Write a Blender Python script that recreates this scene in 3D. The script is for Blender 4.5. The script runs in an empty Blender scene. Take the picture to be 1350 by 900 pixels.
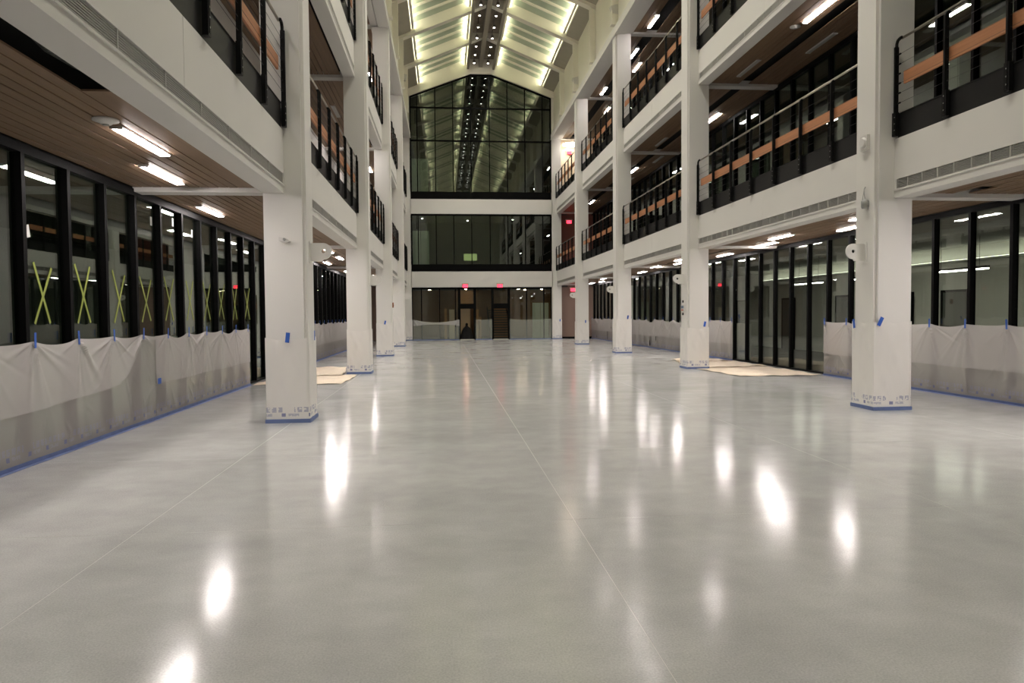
import bpy, math, random
import numpy as np
from mathutils import Matrix, Vector
sc = bpy.context.scene
COL = sc.collection
rnd = random.Random(7)

# ------------------------------------------------------------------ camera
F_PX, YAW, PIT, ROL, EYE = 957.66, .0921, .0373, .0078, 1.6
cy, sy, cp, sp, cr, sr = math.cos(YAW), math.sin(YAW), math.cos(PIT), math.sin(PIT), math.cos(ROL), math.sin(ROL)
ax = Vector((cy, -sy, 0)); fw = Vector((sy*cp, cy*cp, -sp)); up = Vector((sy*sp, cy*sp, cp))
rt = ax*cr - up*sr; ups = ax*sr + up*cr
cam = bpy.data.objects.new('camera', bpy.data.cameras.new('camera')); COL.objects.link(cam)
cam.data.sensor_width = 36; cam.data.sensor_fit = 'HORIZONTAL'; cam.data.lens = F_PX/1350*36
cam.data.clip_start = .05; cam.data.clip_end = 300
m = Matrix((rt, ups, -fw)).transposed().to_4x4(); m.translation = (0, 0, EYE)
cam.matrix_world = m
sc.camera = cam

# ------------------------------------------------------------------ world, exposure
w = bpy.data.worlds.new('night'); sc.world = w; w.use_nodes = True
w.node_tree.nodes['Background'].inputs[0].default_value = (.010, .012, .016, 1)
w.node_tree.nodes['Background'].inputs[1].default_value = .5
vs = sc.view_settings
vs.view_transform = 'Standard'; vs.look = 'None'; vs.gamma = 1; vs.use_curve_mapping = False
vs.exposure = 0.22
sc.cycles.use_denoising = True
sc.cycles.max_bounces = 8; sc.cycles.diffuse_bounces = 4; sc.cycles.glossy_bounces = 4
sc.cycles.transparent_max_bounces = 24; sc.cycles.transmission_bounces = 4
sc.cycles.sample_clamp_indirect = 6; sc.cycles.sample_clamp_direct = 0
sc.cycles.caustics_reflective = False; sc.cycles.caustics_refractive = False

SPOT_W = 215.0          # each lamp of the ridge track
LINE_E = 76.0           # gallery line lights
COVE_E = 21.0           # skylight cove strips
WARM = (1.0, .94, .86)

# ------------------------------------------------------------------ dimensions
YC = [-6.55, 2.25, 11.116, 20.172, 28.79, 37.531, 46.309]   # front faces of the column rows
S = .612
SIDE = {
 'L': dict(sg=-1, xi=-2.046, xo=-2.658, xb=-2.352, xg=-4.55, xr=-9.2),
 'R': dict(sg=1, xi=6.896, xo=7.508, xb=7.202, xg=9.60, xr=15.0)}
XM = 2.425
ZB = [3.42, 8.03]; ZT = [4.35, 8.97]
ORD = ['zeroth', 'first', 'second', 'third', 'fourth', 'fifth', 'sixth', 'seventh', 'eighth', 'ninth', 'tenth', 'eleventh', 'twelfth']
SIDEN = {'L': 'crossed-glass side', 'R': 'office side'}
LEVN = ['ground floor', 'middle gallery', 'top gallery']
def bay_from_end(b): return ORD[6-b]      # bay b lies between YC[b] and YC[b+1]

# ------------------------------------------------------------------ materials
def mat(name, col=(.8, .8, .8), rough=.5, metal=0., spec=.5, emit=None, es=0., noise=None, bump=None):
    mt = bpy.data.materials.new(name); mt.use_nodes = True
    nt = mt.node_tree; b = nt.nodes['Principled BSDF']
    b.inputs['Base Color'].default_value = (*col, 1); b.inputs['Roughness'].default_value = rough
    b.inputs['Metallic'].default_value = metal; b.inputs['Specular IOR Level'].default_value = spec
    if emit: b.inputs['Emission Color'].default_value = (*emit, 1); b.inputs['Emission Strength'].default_value = es
    if noise or bump:
        g = nt.nodes.new('ShaderNodeNewGeometry')
    if noise:   # (scale vector, amount)
        mp = nt.nodes.new('ShaderNodeMapping'); mp.inputs['Scale'].default_value = noise[0]
        nt.links.new(g.outputs['Position'], mp.inputs['Vector'])
        n = nt.nodes.new('ShaderNodeTexNoise'); n.inputs['Scale'].default_value = 1; n.inputs['Detail'].default_value = 4
        nt.links.new(mp.outputs[0], n.inputs['Vector'])
        mr = nt.nodes.new('ShaderNodeMapRange'); mr.inputs[1].default_value = .25; mr.inputs[2].default_value = .75
        mr.inputs[3].default_value = 1-noise[1]; mr.inputs[4].default_value = 1+noise[1]
        nt.links.new(n.outputs[0], mr.inputs[0])
        mx = nt.nodes.new('ShaderNodeMix'); mx.data_type = 'RGBA'; mx.blend_type = 'MULTIPLY'; mx.inputs[0].default_value = 1
        mx.inputs[6].default_value = (*col, 1); nt.links.new(mr.outputs[0], mx.inputs[7])
        nt.links.new(mx.outputs[2], b.inputs['Base Color'])
        if len(noise) > 2:   # variation from piece to piece
            oi = nt.nodes.new('ShaderNodeObjectInfo')
            m2 = nt.nodes.new('ShaderNodeMapRange'); m2.inputs[3].default_value = 1-noise[2]; m2.inputs[4].default_value = 1+noise[2]
            nt.links.new(oi.outputs['Random'], m2.inputs[0])
            mm = nt.nodes.new('ShaderNodeMath'); mm.operation = 'MULTIPLY'
            nt.links.new(mr.outputs[0], mm.inputs[0]); nt.links.new(m2.outputs[0], mm.inputs[1]); nt.links.new(mm.outputs[0], mx.inputs[7])
    if bump:    # (scale, strength, distance)
        n = nt.nodes.new('ShaderNodeTexNoise'); n.inputs['Scale'].default_value = bump[0]; n.inputs['Detail'].default_value = 3
        nt.links.new(g.outputs['Position'], n.inputs['Vector'])
        bp = nt.nodes.new('ShaderNodeBump'); bp.inputs['Strength'].default_value = bump[1]; bp.inputs['Distance'].default_value = bump[2]
        nt.links.new(n.outputs[0], bp.inputs['Height']); nt.links.new(bp.outputs[0], b.inputs['Normal'])
    return mt

def concrete():
    mt = mat('polished_concrete', (.4, .4, .38), .15); nt = mt.node_tree; b = nt.nodes['Principled BSDF']; L = nt.links
    g = nt.nodes.new('ShaderNodeNewGeometry')
    def noise(sc_, det, mapping=(1, 1, 1)):
        mp = nt.nodes.new('ShaderNodeMapping'); mp.inputs['Scale'].default_value = mapping; L.new(g.outputs['Position'], mp.inputs[0])
        n = nt.nodes.new('ShaderNodeTexNoise'); n.inputs['Scale'].default_value = sc_; n.inputs['Detail'].default_value = det
        n.inputs['Roughness'].default_value = .6; L.new(mp.outputs[0], n.inputs['Vector']); return n
    big = noise(.55, 4, (1, 1.6, 1)); mid = noise(3.2, 4); fine = noise(95, 2)
    cr1 = nt.nodes.new('ShaderNodeValToRGB'); e = cr1.color_ramp.elements
    e[0].position = .3; e[0].color = (.465, .463, .455, 1); e[1].position = .7; e[1].color = (.57, .568, .56, 1)
    L.new(big.outputs[0], cr1.inputs[0])
    def mul(a, n, lo, hi, p0=.3, p1=.7):
        mr = nt.nodes.new('ShaderNodeMapRange'); mr.inputs[1].default_value = p0; mr.inputs[2].default_value = p1
        mr.inputs[3].default_value = lo; mr.inputs[4].default_value = hi; L.new(n.outputs[0], mr.inputs[0])
        mx = nt.nodes.new('ShaderNodeMix'); mx.data_type = 'RGBA'; mx.blend_type = 'MULTIPLY'; mx.inputs[0].default_value = 1
        L.new(a, mx.inputs[6]); L.new(mr.outputs[0], mx.inputs[7]); return mx.outputs[2]
    c = mul(cr1.outputs[0], mid, .94, 1.06); c = mul(c, fine, .86, 1.12)
    L.new(c, b.inputs['Base Color'])
    rr = nt.nodes.new('ShaderNodeMapRange'); rr.inputs[1].default_value = .3; rr.inputs[2].default_value = .7
    rr.inputs[3].default_value = .13; rr.inputs[4].default_value = .175
    L.new(noise(1.3, 3).outputs[0], rr.inputs[0]); L.new(rr.outputs[0], b.inputs['Roughness'])
    bp = nt.nodes.new('ShaderNodeBump'); bp.inputs['Strength'].default_value = .018; bp.inputs['Distance'].default_value = .003
    L.new(noise(7, 2, (.6, 1.5, 1)).outputs[0], bp.inputs['Height']); L.new(bp.outputs[0], b.inputs['Normal'])
    b.inputs['IOR'].default_value = 1.43
    return mt

def glass(name, tint, refl, rough=.0):
    mt = bpy.data.materials.new(name); mt.use_nodes = True; nt = mt.node_tree; nt.nodes.clear(); L = nt.links
    o = nt.nodes.new('ShaderNodeOutputMaterial'); t = nt.nodes.new('ShaderNodeBsdfTransparent'); t.inputs[0].default_value = (*tint, 1)
    gl = nt.nodes.new('ShaderNodeBsdfGlossy'); gl.inputs['Roughness'].default_value = rough; gl.inputs[0].default_value = (.95, 1, .96, 1)
    fr = nt.nodes.new('ShaderNodeFresnel'); fr.inputs[0].default_value = 1.5
    mr = nt.nodes.new('ShaderNodeMapRange'); mr.inputs[3].default_value = refl; mr.inputs[4].default_value = 1.0
    gm = nt.nodes.new('ShaderNodeNewGeometry'); io = nt.nodes.new('ShaderNodeMapRange'); io.inputs[3].default_value = 1.5; io.inputs[4].default_value = 1/1.5
    L.new(gm.outputs['Backfacing'], io.inputs[0]); L.new(io.outputs[0], fr.inputs[0]); L.new(fr.outputs[0], mr.inputs[0])
    mx = nt.nodes.new('ShaderNodeMixShader'); L.new(mr.outputs[0], mx.inputs[0]); L.new(t.outputs[0], mx.inputs[1]); L.new(gl.outputs[0], mx.inputs[2])
    L.new(mx.outputs[0], o.inputs[0]); return mt

def film(name, opacity, col, printed=True):
    mt = bpy.data.materials.new(name); mt.use_nodes = True; nt = mt.node_tree; nt.nodes.clear(); L = nt.links
    N = nt.nodes.new
    o = N('ShaderNodeOutputMaterial'); t = N('ShaderNodeBsdfTransparent')
    d = N('ShaderNodeBsdfDiffuse'); tr = N('ShaderNodeBsdfTranslucent'); gl = N('ShaderNodeBsdfGlossy'); gl.inputs['Roughness'].default_value = .24
    gl.inputs[0].default_value = (.9, .9, .9, 1)
    tr.inputs[0].default_value = (*col, 1)
    m1 = N('ShaderNodeMixShader'); m1.inputs[0].default_value = .08; L.new(d.outputs[0], m1.inputs[1]); L.new(tr.outputs[0], m1.inputs[2])
    m2 = N('ShaderNodeMixShader'); m2.inputs[0].default_value = .11; L.new(m1.outputs[0], m2.inputs[1]); L.new(gl.outputs[0], m2.inputs[2])
    m3 = N('ShaderNodeMixShader'); L.new(t.outputs[0], m3.inputs[1]); L.new(m2.outputs[0], m3.inputs[2]); L.new(m3.outputs[0], o.inputs[0])
    m3.inputs[0].default_value = opacity; d.inputs[0].default_value = (*col, 1)
    if printed:
        uv = N('ShaderNodeUVMap'); sx = N('ShaderNodeSeparateXYZ'); L.new(uv.outputs[0], sx.inputs[0])
        def mth(op, a, b=None, c=None):
            n = N('ShaderNodeMath'); n.operation = op
            for i, v in enumerate((a, b, c)):
                if v is None: continue
                if isinstance(v, (int, float)): n.inputs[i].default_value = v
                else: L.new(v, n.inputs[i])
            return n.outputs[0]
        def band(x, lo, hi): return mth('MULTIPLY', mth('GREATER_THAN', x, lo), mth('LESS_THAN', x, hi))
        U, V = sx.outputs[0], sx.outputs[1]
        n = N('ShaderNodeTexNoise'); n.inputs['Scale'].default_value = 26; n.inputs['Detail'].default_value = 1; L.new(uv.outputs[0], n.inputs['Vector'])
        ink = mth('GREATER_THAN', n.outputs[0], .42)
        # row of worn capitals
        a = band(mth('FRACT', mth('MULTIPLY', U, 11.)), .16, .86)
        words = mth('LESS_THAN', mth('FRACT', mth('MULTIPLY', U, 1.15)), .8)
        row1 = mth('MULTIPLY', mth('MULTIPLY', mth('MULTIPLY', a, words), band(V, .16, .235)), mth('MULTIPLY', ink, .5))
        # row of small emblems and rules
        b2 = band(mth('FRACT', mth('MULTIPLY', U, 2.6)), .3, .45)
        row2 = mth('MULTIPLY', mth('MULTIPLY', b2, band(V, .095, .145)), .8)
        row3 = mth('MULTIPLY', mth('MULTIPLY', band(mth('FRACT', mth('MULTIPLY', U, 2.6)), .55, .95), band(V, .10, .14)), mth('MULTIPLY', ink, .4))
        tot = mth('MINIMUM', mth('ADD', mth('ADD', row1, row2), row3), 1.)
        cm = N('ShaderNodeMix'); cm.data_type = 'RGBA'; cm.inputs[6].default_value = (*col, 1); cm.inputs[7].default_value = (.05, .08, .32, 1)
        L.new(tot, cm.inputs[0]); L.new(cm.outputs[2], d.inputs[0])
        L.new(mth('ADD', mth('MULTIPLY', tot, 1-opacity), opacity), m3.inputs[0])
    return mt

M = dict(
 white=mat('white_paint', (.77, .75, .715), .55, noise=((.7, .7, .7), .025), bump=(9, .05, .01)),
 beamw=mat('white_fascia_paint', (.745, .725, .69), .5, noise=((.5, .5, .5), .03)),
 shadeg=mat('groove_shade_grey', (.50, .485, .46), .6),
 creamroof=mat('cream_steel_paint', (.86, .825, .735), .5, noise=((.6, .6, .6), .03)),
 beigepanel=mat('beige_acoustic_panel', (.40, .375, .31), .8, noise=((3, 3, 3), .05)),
 spine=mat('brown_ridge_liner', (.27, .23, .18), .7, noise=((4, 4, 4), .2)),
 spinetrim=mat('taupe_ridge_trim', (.30, .275, .235), .6),
 floor=concrete(),
 filler=mat('joint_filler', (.62, .605, .58), .5),
 plank=mat('brown_ceiling_plank', (.205, .128, .075), .5, noise=((26, 1.1, 26), .16, .10)),
 plankend=mat('pale_plank_edge', (.36, .26, .17), .6),
 void=mat('black_plenum', (.012, .012, .012), .9),
 duct=mat('crumpled_duct_wrap', (.022, .023, .02), .45, bump=(14, .8, .03)),
 black=mat('black_aluminium', (.005, .005, .005), .5, spec=.05),
 steel=mat('black_steel', (.007, .007, .007), .5, spec=.15),
 plate=mat('dark_kick_plate', (.010, .010, .010), .42, spec=.2, noise=((2, 2, 2), .2)),
 bolt=mat('zinc_bolt', (.55, .55, .53), .35, .8),
 tube=mat('brushed_steel_tube', (.48, .44, .38), .35, 1.),
 cable=mat('steel_cable', (.05, .05, .05), .5, .3),
 oak=mat('orange_wood_rail', (.47, .205, .095), .45, noise=((30, 1.2, 30), .12, .08)),
 grille=mat('grey_grille_metal', (.46, .45, .42), .5, .1),
 grilledark=mat('dark_grille_back', (.055, .055, .05), .7),
 lampon=mat('lit_diffuser', (.9, .9, .9), .4, emit=(1.0, .92, .89), es=LINE_E),
 lampoff=mat('unlit_diffuser', (.42, .42, .40), .4),
 officelamp=mat('lit_office_tube', (.9, .9, .9), .4, emit=(1., 1., .88), es=20.),
 officecove=mat('lit_office_cove', (.9, .9, .9), .4, emit=(.97, 1., .82), es=7.),
 lobbylamp=mat('lit_lobby_lamp', (.9, .9, .9), .4, emit=(1., .78, .5), es=120.),
 housing=mat('white_fixture_housing', (.6, .59, .57), .4),
 cove=mat('lit_cove_strip', (.9, .9, .9), .4, emit=(1.0, .93, .66), es=COVE_E),
 skypane=mat('pale_green_skylight_glass', (.36, .43, .35), .35),
 glassL=glass('dark_green_glass', (.74, .81, .74), .045),
 glassR=glass('green_tinted_glass', (.87, .89, .855), .0),
 glassE=glass('dark_end_glass', (.60, .655, .60), .06),
 filmA=film('milky_masking_film', .40, (.95, .90, .86)),
 filmB=film('milky_film_fold', .42, (.97, .93, .90), False),
 filmC=film('white_column_film', .95, (.95, .92, .88)),
 filmE=film('thin_green_grey_film', .36, (.62, .66, .58), False),
 tape=mat('blue_masking_tape', (.030, .115, .50), .6),
 tapeb=mat('dusty_blue_floor_tape', (.13, .18, .36), .6, noise=((6, 6, 6), .15)),
 green=mat('yellow_green_tape', (.27, .32, .06), .6),
 sticker=mat('white_sticker', (.8, .8, .78), .5),
 kraft=mat('kraft_paper', (.74, .63, .50), .85, noise=((2.2, 2.2, 2.2), .10), bump=(7, .4, .02)),
 redlit=mat('red_exit_face', (.5, .02, .03), .4, emit=(1.0, .03, .06), es=5.),
 redtext=mat('dark_red_letter', (.35, .0, .01), .5, emit=(1., .0, .02), es=.8),
 signwhite=mat('white_sign_housing', (.62, .58, .52), .5),
 device=mat('white_plastic_device', (.68, .66, .63), .4),
 devgrey=mat('grey_device', (.33, .33, .32), .4, .3),
 devblack=mat('black_opening', (.01, .01, .01), .6),
 brownwall=mat('brown_painted_wall', (.26, .175, .135), .7),
 redwall=mat('red_brown_wall', (.24, .085, .06), .7),
 creamwall=mat('warm_cream_wall', (.74, .62, .44), .7),
 officew=mat('pale_office_wall', (.52, .52, .47), .7),
 officec=mat('grey_office_ceiling', (.20, .195, .175), .8, noise=((.8, 6, 1), .15)),
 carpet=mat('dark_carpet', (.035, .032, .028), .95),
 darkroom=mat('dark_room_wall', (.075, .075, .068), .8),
 recess=mat('dark_door_recess', (.05, .055, .045), .5),
 orange=mat('orange_wood_panel', (.50, .25, .08), .5, noise=((12, 12, 1), .12)),
 slat=mat('brown_wood_slat', (.20, .115, .05), .5, noise=((1, 20, 20), .15, .1)),
 palegreen=mat('pale_green_partition', (.55, .62, .50), .6),
 filmback=mat('pale_backing_paint', (.66, .64, .60), .6),
 cover=mat('black_cloth_cover', (.008, .008, .009), .8),
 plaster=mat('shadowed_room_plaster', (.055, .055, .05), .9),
)

# ------------------------------------------------------------------ mesh helpers
class MB:
    def __init__(s): s.v = []; s.f = []; s.mi = []; s.uv = None
    def box(s, x0, x1, y0, y1, z0, z1, mi=0):
        b = len(s.v)
        s.v += [(x, y, z) for z in (z0, z1) for y in (y0, y1) for x in (x0, x1)]
        for q in ((0, 2, 3, 1), (4, 5, 7, 6), (0, 1, 5, 4), (2, 6, 7, 3), (0, 4, 6, 2), (1, 3, 7, 5)):
            s.f.append(tuple(b+i for i in q)); s.mi.append(mi)
        return s
    def prism(s, poly, axis, a0, a1, mi=0):
        """poly: 2-D points in the plane normal to axis ('x': (y,z), 'y': (x,z), 'z': (x,y))"""
        b = len(s.v); n = len(poly)
        def p3(p, a): return {'x': (a, p[0], p[1]), 'y': (p[0], a, p[1]), 'z': (p[0], p[1], a)}[axis]
        s.v += [p3(p, a0) for p in poly] + [p3(p, a1) for p in poly]
        s.f.append(tuple(b+i for i in range(n))[::-1]); s.f.append(tuple(b+n+i for i in range(n))); s.mi += [mi, mi]
        for i in range(n):
            j = (i+1) % n; s.f.append((b+i, b+j, b+n+j, b+n+i)); s.mi.append(mi)
        return s
    def tube(s, pts, r, n=8, mi=0):
        pts = [Vector(p) for p in pts]; b = len(s.v)
        for i, p in enumerate(pts):
            d = (pts[min(i+1, len(pts)-1)]-pts[max(i-1, 0)]).normalized()
            u = d.orthogonal() if i == 0 else (u - d*u.dot(d))
            u.normalize(); v = d.cross(u); rr = r[i] if isinstance(r, (list, tuple)) else r
            for k in range(n):
                a = 2*math.pi*k/n; s.v.append(tuple(p + (u*math.cos(a)+v*math.sin(a))*rr))
        for i in range(len(pts)-1):
            for k in range(n):
                k2 = (k+1) % n; s.f.append((b+i*n+k, b+i*n+k2, b+(i+1)*n+k2, b+(i+1)*n+k)); s.mi.append(mi)
        s.f.append(tuple(b+k for k in range(n))[::-1]); s.f.append(tuple(b+(len(pts)-1)*n+k for k in range(n))); s.mi += [mi, mi]
        return s
    def lathe(s, prof, n=20, c=(0, 0, 0), axis='z', mi=0):
        b = len(s.v)
        for r, h in prof:
            for k in range(n):
                a = 2*math.pi*k/n; x, y = r*math.cos(a), r*math.sin(a)
                p = {'z': (x, y, h), 'x': (h, x, y), 'y': (x, h, y)}[axis]
                s.v.append((c[0]+p[0], c[1]+p[1], c[2]+p[2]))
        for i in range(len(prof)-1):
            for k in range(n):
                k2 = (k+1) % n; s.f.append((b+i*n+k, b+i*n+k2, b+(i+1)*n+k2, b+(i+1)*n+k)); s.mi.append(mi)
        s.f.append(tuple(b+k for k in range(n))[::-1]); s.f.append(tuple(b+(len(prof)-1)*n+k for k in range(n))); s.mi += [mi, mi]
        return s
    def grid(s, P, uv=None):
        """P[i][j] points"""
        nu, nv = len(P), len(P[0]); b = len(s.v)
        for r in P: s.v += [tuple(q) for q in r]
        for i in range(nu-1):
            for j in range(nv-1):
                s.f.append((b+i*nv+j, b+(i+1)*nv+j, b+(i+1)*nv+j+1, b+i*nv+j+1)); s.mi.append(0)
        if uv is not None: s.uv = (s.uv or []) + [t for r in uv for t in r]
        return s
    def mesh(s, name, mats, smooth=False):
        me = bpy.data.meshes.new(name); me.from_pydata(s.v, [], s.f)
        for mt in (mats if isinstance(mats, (list, tuple)) else [mats]): me.materials.append(M[mt] if isinstance(mt, str) else mt)
        if any(s.mi): me.polygons.foreach_set('material_index', s.mi)
        if smooth: me.polygons.foreach_set('use_smooth', [True]*len(me.polygons))
        if s.uv:
            ul = me.uv_layers.new(name='UVMap'); li = np.empty(len(me.loops), dtype=np.int32); me.loops.foreach_get('vertex_index', li)
            ul.data.foreach_set('uv', np.array(s.uv, dtype=np.float32)[li].ravel())
        me.update(); return me
    def build(s, name, mats, parent=None, loc=(0, 0, 0), smooth=False, rz=0): return put(name, s.mesh(name, mats, smooth), parent, loc, rz)

def put(name, me, parent=None, loc=(0, 0, 0), rz=0):
    o = bpy.data.objects.new(name, me); COL.objects.link(o); o.location = loc
    if rz: o.rotation_euler.z = rz
    if parent is not None: o.parent = parent
    return o
def thing(name, label, cat, loc=(0, 0, 0), group=None, rz=0):
    o = put(name, None, None, loc, rz); o['label'] = label; o['category'] = cat
    if group: o['group'] = group
    return o
def tag(o, label, cat, group=None):
    o['label'] = label; o['category'] = cat
    if group: o['group'] = group
    return o
def struct(name, loc=(0, 0, 0), me=None):
    o = put(name, me, None, loc); o['kind'] = 'structure'; return o
CACHE = {}
def shared(key, fn):
    if key not in CACHE: CACHE[key] = fn()
    return CACHE[key]
def boxmesh(name, dx, dy, dz, mt):
    """box from the origin, shared by size"""
    k = ('box', name, round(dx, 3), round(dy, 3), round(dz, 3), mt)
    return shared(k, lambda: MB().box(0, dx, 0, dy, 0, dz).mesh(name, mt))
def slabbox(name, mt, parent, x0, x1, y0, y1, z0, z1):
    """a box part given by its extents in its parent's frame"""
    return put(name, boxmesh(name, x1-x0, y1-y0, z1-z0, mt), parent, (x0, y0, z0))
def span(a, b): return (a, b) if a < b else (b, a)
TRIM = [0]
def trim(me=None, loc=(0, 0, 0)): TRIM[0] += 1; return struct('trim_%d' % TRIM[0], loc, me)
WIN = [0]
def window(loc): WIN[0] += 1; return struct('window_%d' % WIN[0], loc)
CEI = [0]
def ceiling(loc, me=None): CEI[0] += 1; return struct('ceiling_%d' % CEI[0], loc, me)

# ------------------------------------------------------------------ floor
fl = struct('floor', (0, 0, 0), MB().box(-4.72, 9.78, -6.6, 46.4, -.20, -.0008).mesh('floor', 'filler'))
xs = [-4.70, -2.30, .985, 4.08, 7.22, 9.76]
ys = [-5.94+2.87*k for k in range(18)]+[46.35]
for i in range(len(xs)-1):
    for j in range(len(ys)-1):
        g = .0025
        put('floor_slab', boxmesh('floor_slab', xs[i+1]-xs[i]-2*g, ys[j+1]-ys[j]-2*g, .06, 'floor'), fl, (xs[i]+g, ys[j]+g, -.06))

# ------------------------------------------------------------------ columns
def column_mesh():
    n = .05; s = S
    poly = [(0, n), (n, n), (n, 0), (s, 0), (s, s), (n, s), (n, s-n), (0, s-n)]     # x = 0 is the atrium face
    return MB().prism(poly, 'z', 0, 12.72).mesh('column', 'white')
colme = column_mesh()
def mirror_mesh(me, name):
    c = me.copy(); c.name = name; c.transform(Matrix.Scale(-1, 4, (1, 0, 0))); c.flip_normals(); return c
colmeL = mirror_mesh(colme, 'column')
for sd in 'LR':
    D = SIDE[sd]
    for i, y in enumerate(YC):
        o = put('column', colme if sd == 'R' else colmeL, None, (D['xi'], y, 0))
        tag(o, 'tall white boxed column, %s from the gabled end wall, %s' % (ORD[len(YC)-i], SIDEN[sd]), 'column', 'white atrium columns')

# ------------------------------------------------------------------ spandrel beams with long grilles
def beam_parts(L):
    """lengthwise Y 0..L, atrium face at x = 0, going back to x = .306; z from 0 (soffit) to .93"""
    def body():
        b = MB(); b.box(0, .306, 0, L, 0, .135); b.box(.07, .306, 0, L, .135, .285); b.box(0, .306, 0, .05, .135, .285); b.box(0, .306, L-.05, L, .135, .285)
        b.box(.03, .306, 0, L, .285, .93)
        b.box(-.012, .02, 0, L, .105, .125)
        return b.mesh('beam', 'beamw')
    def fascia(): return MB().box(0, .03, 0, L*.5-.004, 0, .645).mesh('fascia_panel', 'beamw')
    def gr():
        b = MB(); b.box(.045, .07, .05, L-.05, .135, .285, 1)
        for k in range(7): b.box(.008, .04, .06, L-.06, .146+k*.0195, .154+k*.0195)
        return b.mesh('grille', ['grille', 'grilledark'])
    def dv(): return MB().box(.002, .045, 0, .022, .135, .285).mesh('grille_divider', 'grille')
    k = round(L, 3)
    return (shared(('beam', k), body), shared(('fas', k), fascia), shared(('gr', k), gr), shared(('dv', k), dv))
def flip(me):   # the same mesh for the other side of the hall
    return shared(('flip', me.name), lambda: mirror_mesh(me, me.name))
for sd in 'LR':
    D = SIDE[sd]
    for b in range(6):
        y0, y1 = YC[b]+S, YC[b+1]; L = y1-y0
        for lv in range(2):
            if b == 0 and lv == 1 and False: continue
            me = beam_parts(L)
            if sd == 'L': me = [flip(q) for q in me]
            root = trim(me[0], (D['xb'], y0, ZB[lv]))
            for h in range(2): put('fascia_panel', me[1], root, (0, h*(L*.5+.004), .285))
            if b >= 1:
                put('grille', me[2], root)
                n = 9 if sd == 'L' else 24
                for k in range(1, n): put('grille_divider', me[3], root, (0, k*L/n, 0))

# ------------------------------------------------------------------ gallery slabs, plank ceilings, transverse beams
ZCEIL = [3.52, 8.13, 12.86]
def plank_rows(width):
    rows = [(.09, .30)]; x = .40
    while x+.12 < width: rows.append((x, .119)); x += .137
    if width-x > .03: rows.append((x, width-x-.01))
    return rows
for sd in 'LR':
    D = SIDE[sd]; sg = D['sg']; W = abs(D['xg']-D['xo'])+.02
    for lv in range(3):
        zc = ZCEIL[lv]
        for b in range(6):
            y0, y1 = YC[b]+S*.5, YC[b+1]+S*.5
            x0, x1 = span(D['xo'], D['xg']+sg*.15)
            top = (ZT[lv]+.30 if lv < 2 else zc+.6)
            bm = MB().box(min(D['xo'], D['xo']+sg*(W+.15)), max(D['xo'], D['xo']+sg*(W+.15)), y0, y1, zc+.24, top)
            root = ceiling((0, 0, 0), bm.mesh('ceiling', 'void'))
            if lv < 2:   # gallery floor edge behind the kick plate
                xa, xb_ = span(D['xb']+sg*.06, D['xo']); slabbox('slab_edge', 'beamw', root, xa, xb_, YC[b]+S, YC[b+1], ZT[lv]-.02, top)
            if b == 0:
                xa, xb_ = span(D['xo'], D['xg']); slabbox('plank_field', 'plank', root, xa, xb_, y0, y1, zc, zc+.02); continue
            rows = plank_rows(W)
            for r, (a, wd) in enumerate(rows):
                ya, yb = y0+.16, y1-.16
                if sd == 'R' and lv == 2 and r in (3, 4, 5) : continue          # open slot with the lamps in it
                if sd == 'R' and lv == 1 and b >= 2 and r in (5, 6): continue
                if sd == 'R' and lv == 0 and b == 3 and r in (6,): continue
                segs = [(ya, yb)]
                if sd == 'L' and lv == 0 and b == 1 and r == 0: segs = [(6.55, yb)]
                if sd == 'R' and lv == 0 and b == 1 and r in (4, 5): segs = [(ya, 10.6)]
                for (p, q) in segs:
                    xa, xb_ = span(D['xo']+sg*a, D['xo']+sg*(a+wd))
                    put('plank', boxmesh('plank', xb_-xa, q-p, .018, 'plank'), root, (xa, p, zc+(.0 if r % 2 else .002)))
            if sd == 'L' and lv == 0 and b == 1:    # wrapped duct showing in the open strip
                pts = [(-2.86+.05*math.sin(k*1.7), 2.6+k*.32, zc+.13+.012*math.sin(k*2.3)) for k in range(13)]
                tag(MB().tube(pts, [.08+.015*math.sin(k*2.9) for k in range(13)], 12).build('wrapped_duct', 'duct', None, smooth=True), 'crumpled dark wrapped duct showing through the missing ceiling plank', 'duct')
        for i, y in enumerate(YC):
            if i == 0: continue
            xa, xb_ = span(D['xo'], D['xg']+sg*.02)
            trim(boxmesh('trim', xb_-xa, .30, .16, 'beamw'), (xa, y+.16, zc-.065))

# ------------------------------------------------------------------ glazed gallery walls
GZ = [(.02, 3.50), (4.66, 8.11), (9.28, 12.84)]
def glazing(sd, lv, pitch, base, gl, sill=True, first=1):
    D = SIDE[sd]; sg = D['sg']; z0, z1 = GZ[lv]; xg = D['xg']; H = z1-z0
    for b in range(first, 6):
        ya, yb = YC[b]+.3, YC[b+1]+.3 if b < 5 else 46.9
        root = window((xg, 0, z0))
        n0 = math.ceil((ya-base)/pitch); ks = []
        k = n0
        while base+k*pitch < yb: ks.append(base+k*pitch); k += 1
        edges = ks+[base+k*pitch]
        edges[-1] = min(edges[-1], 46.9)
        xa, xb_ = span(0, sg*.10)
        slabbox('head_rail', 'black', root, xa, xb_, ks[0], edges[-1], H-.10, H)
        slabbox('sill_rail', 'black', root, xa, xb_, ks[0], edges[-1], 0, .035)
        for i, y in enumerate(ks):
            put('mullion', boxmesh('mullion', .115, .07, H-.135, 'black'), root, (xa if sg > 0 else xb_-.115, y-.035, .035))
            d = edges[i+1]-y-.07
            if d < .1: continue
            px, qx = span(sg*.070, sg*.082)
            put('pane', boxmesh('pane', .012, d, H-.135, gl), root, (px, y+.035, .035))
glazing('L', 0, .966, 8.42, 'glassL')
glazing('R', 0, .995, 16.538, 'glassR')
glazing('R', 1, .995, 16.538, 'glassL', first=1)
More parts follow.
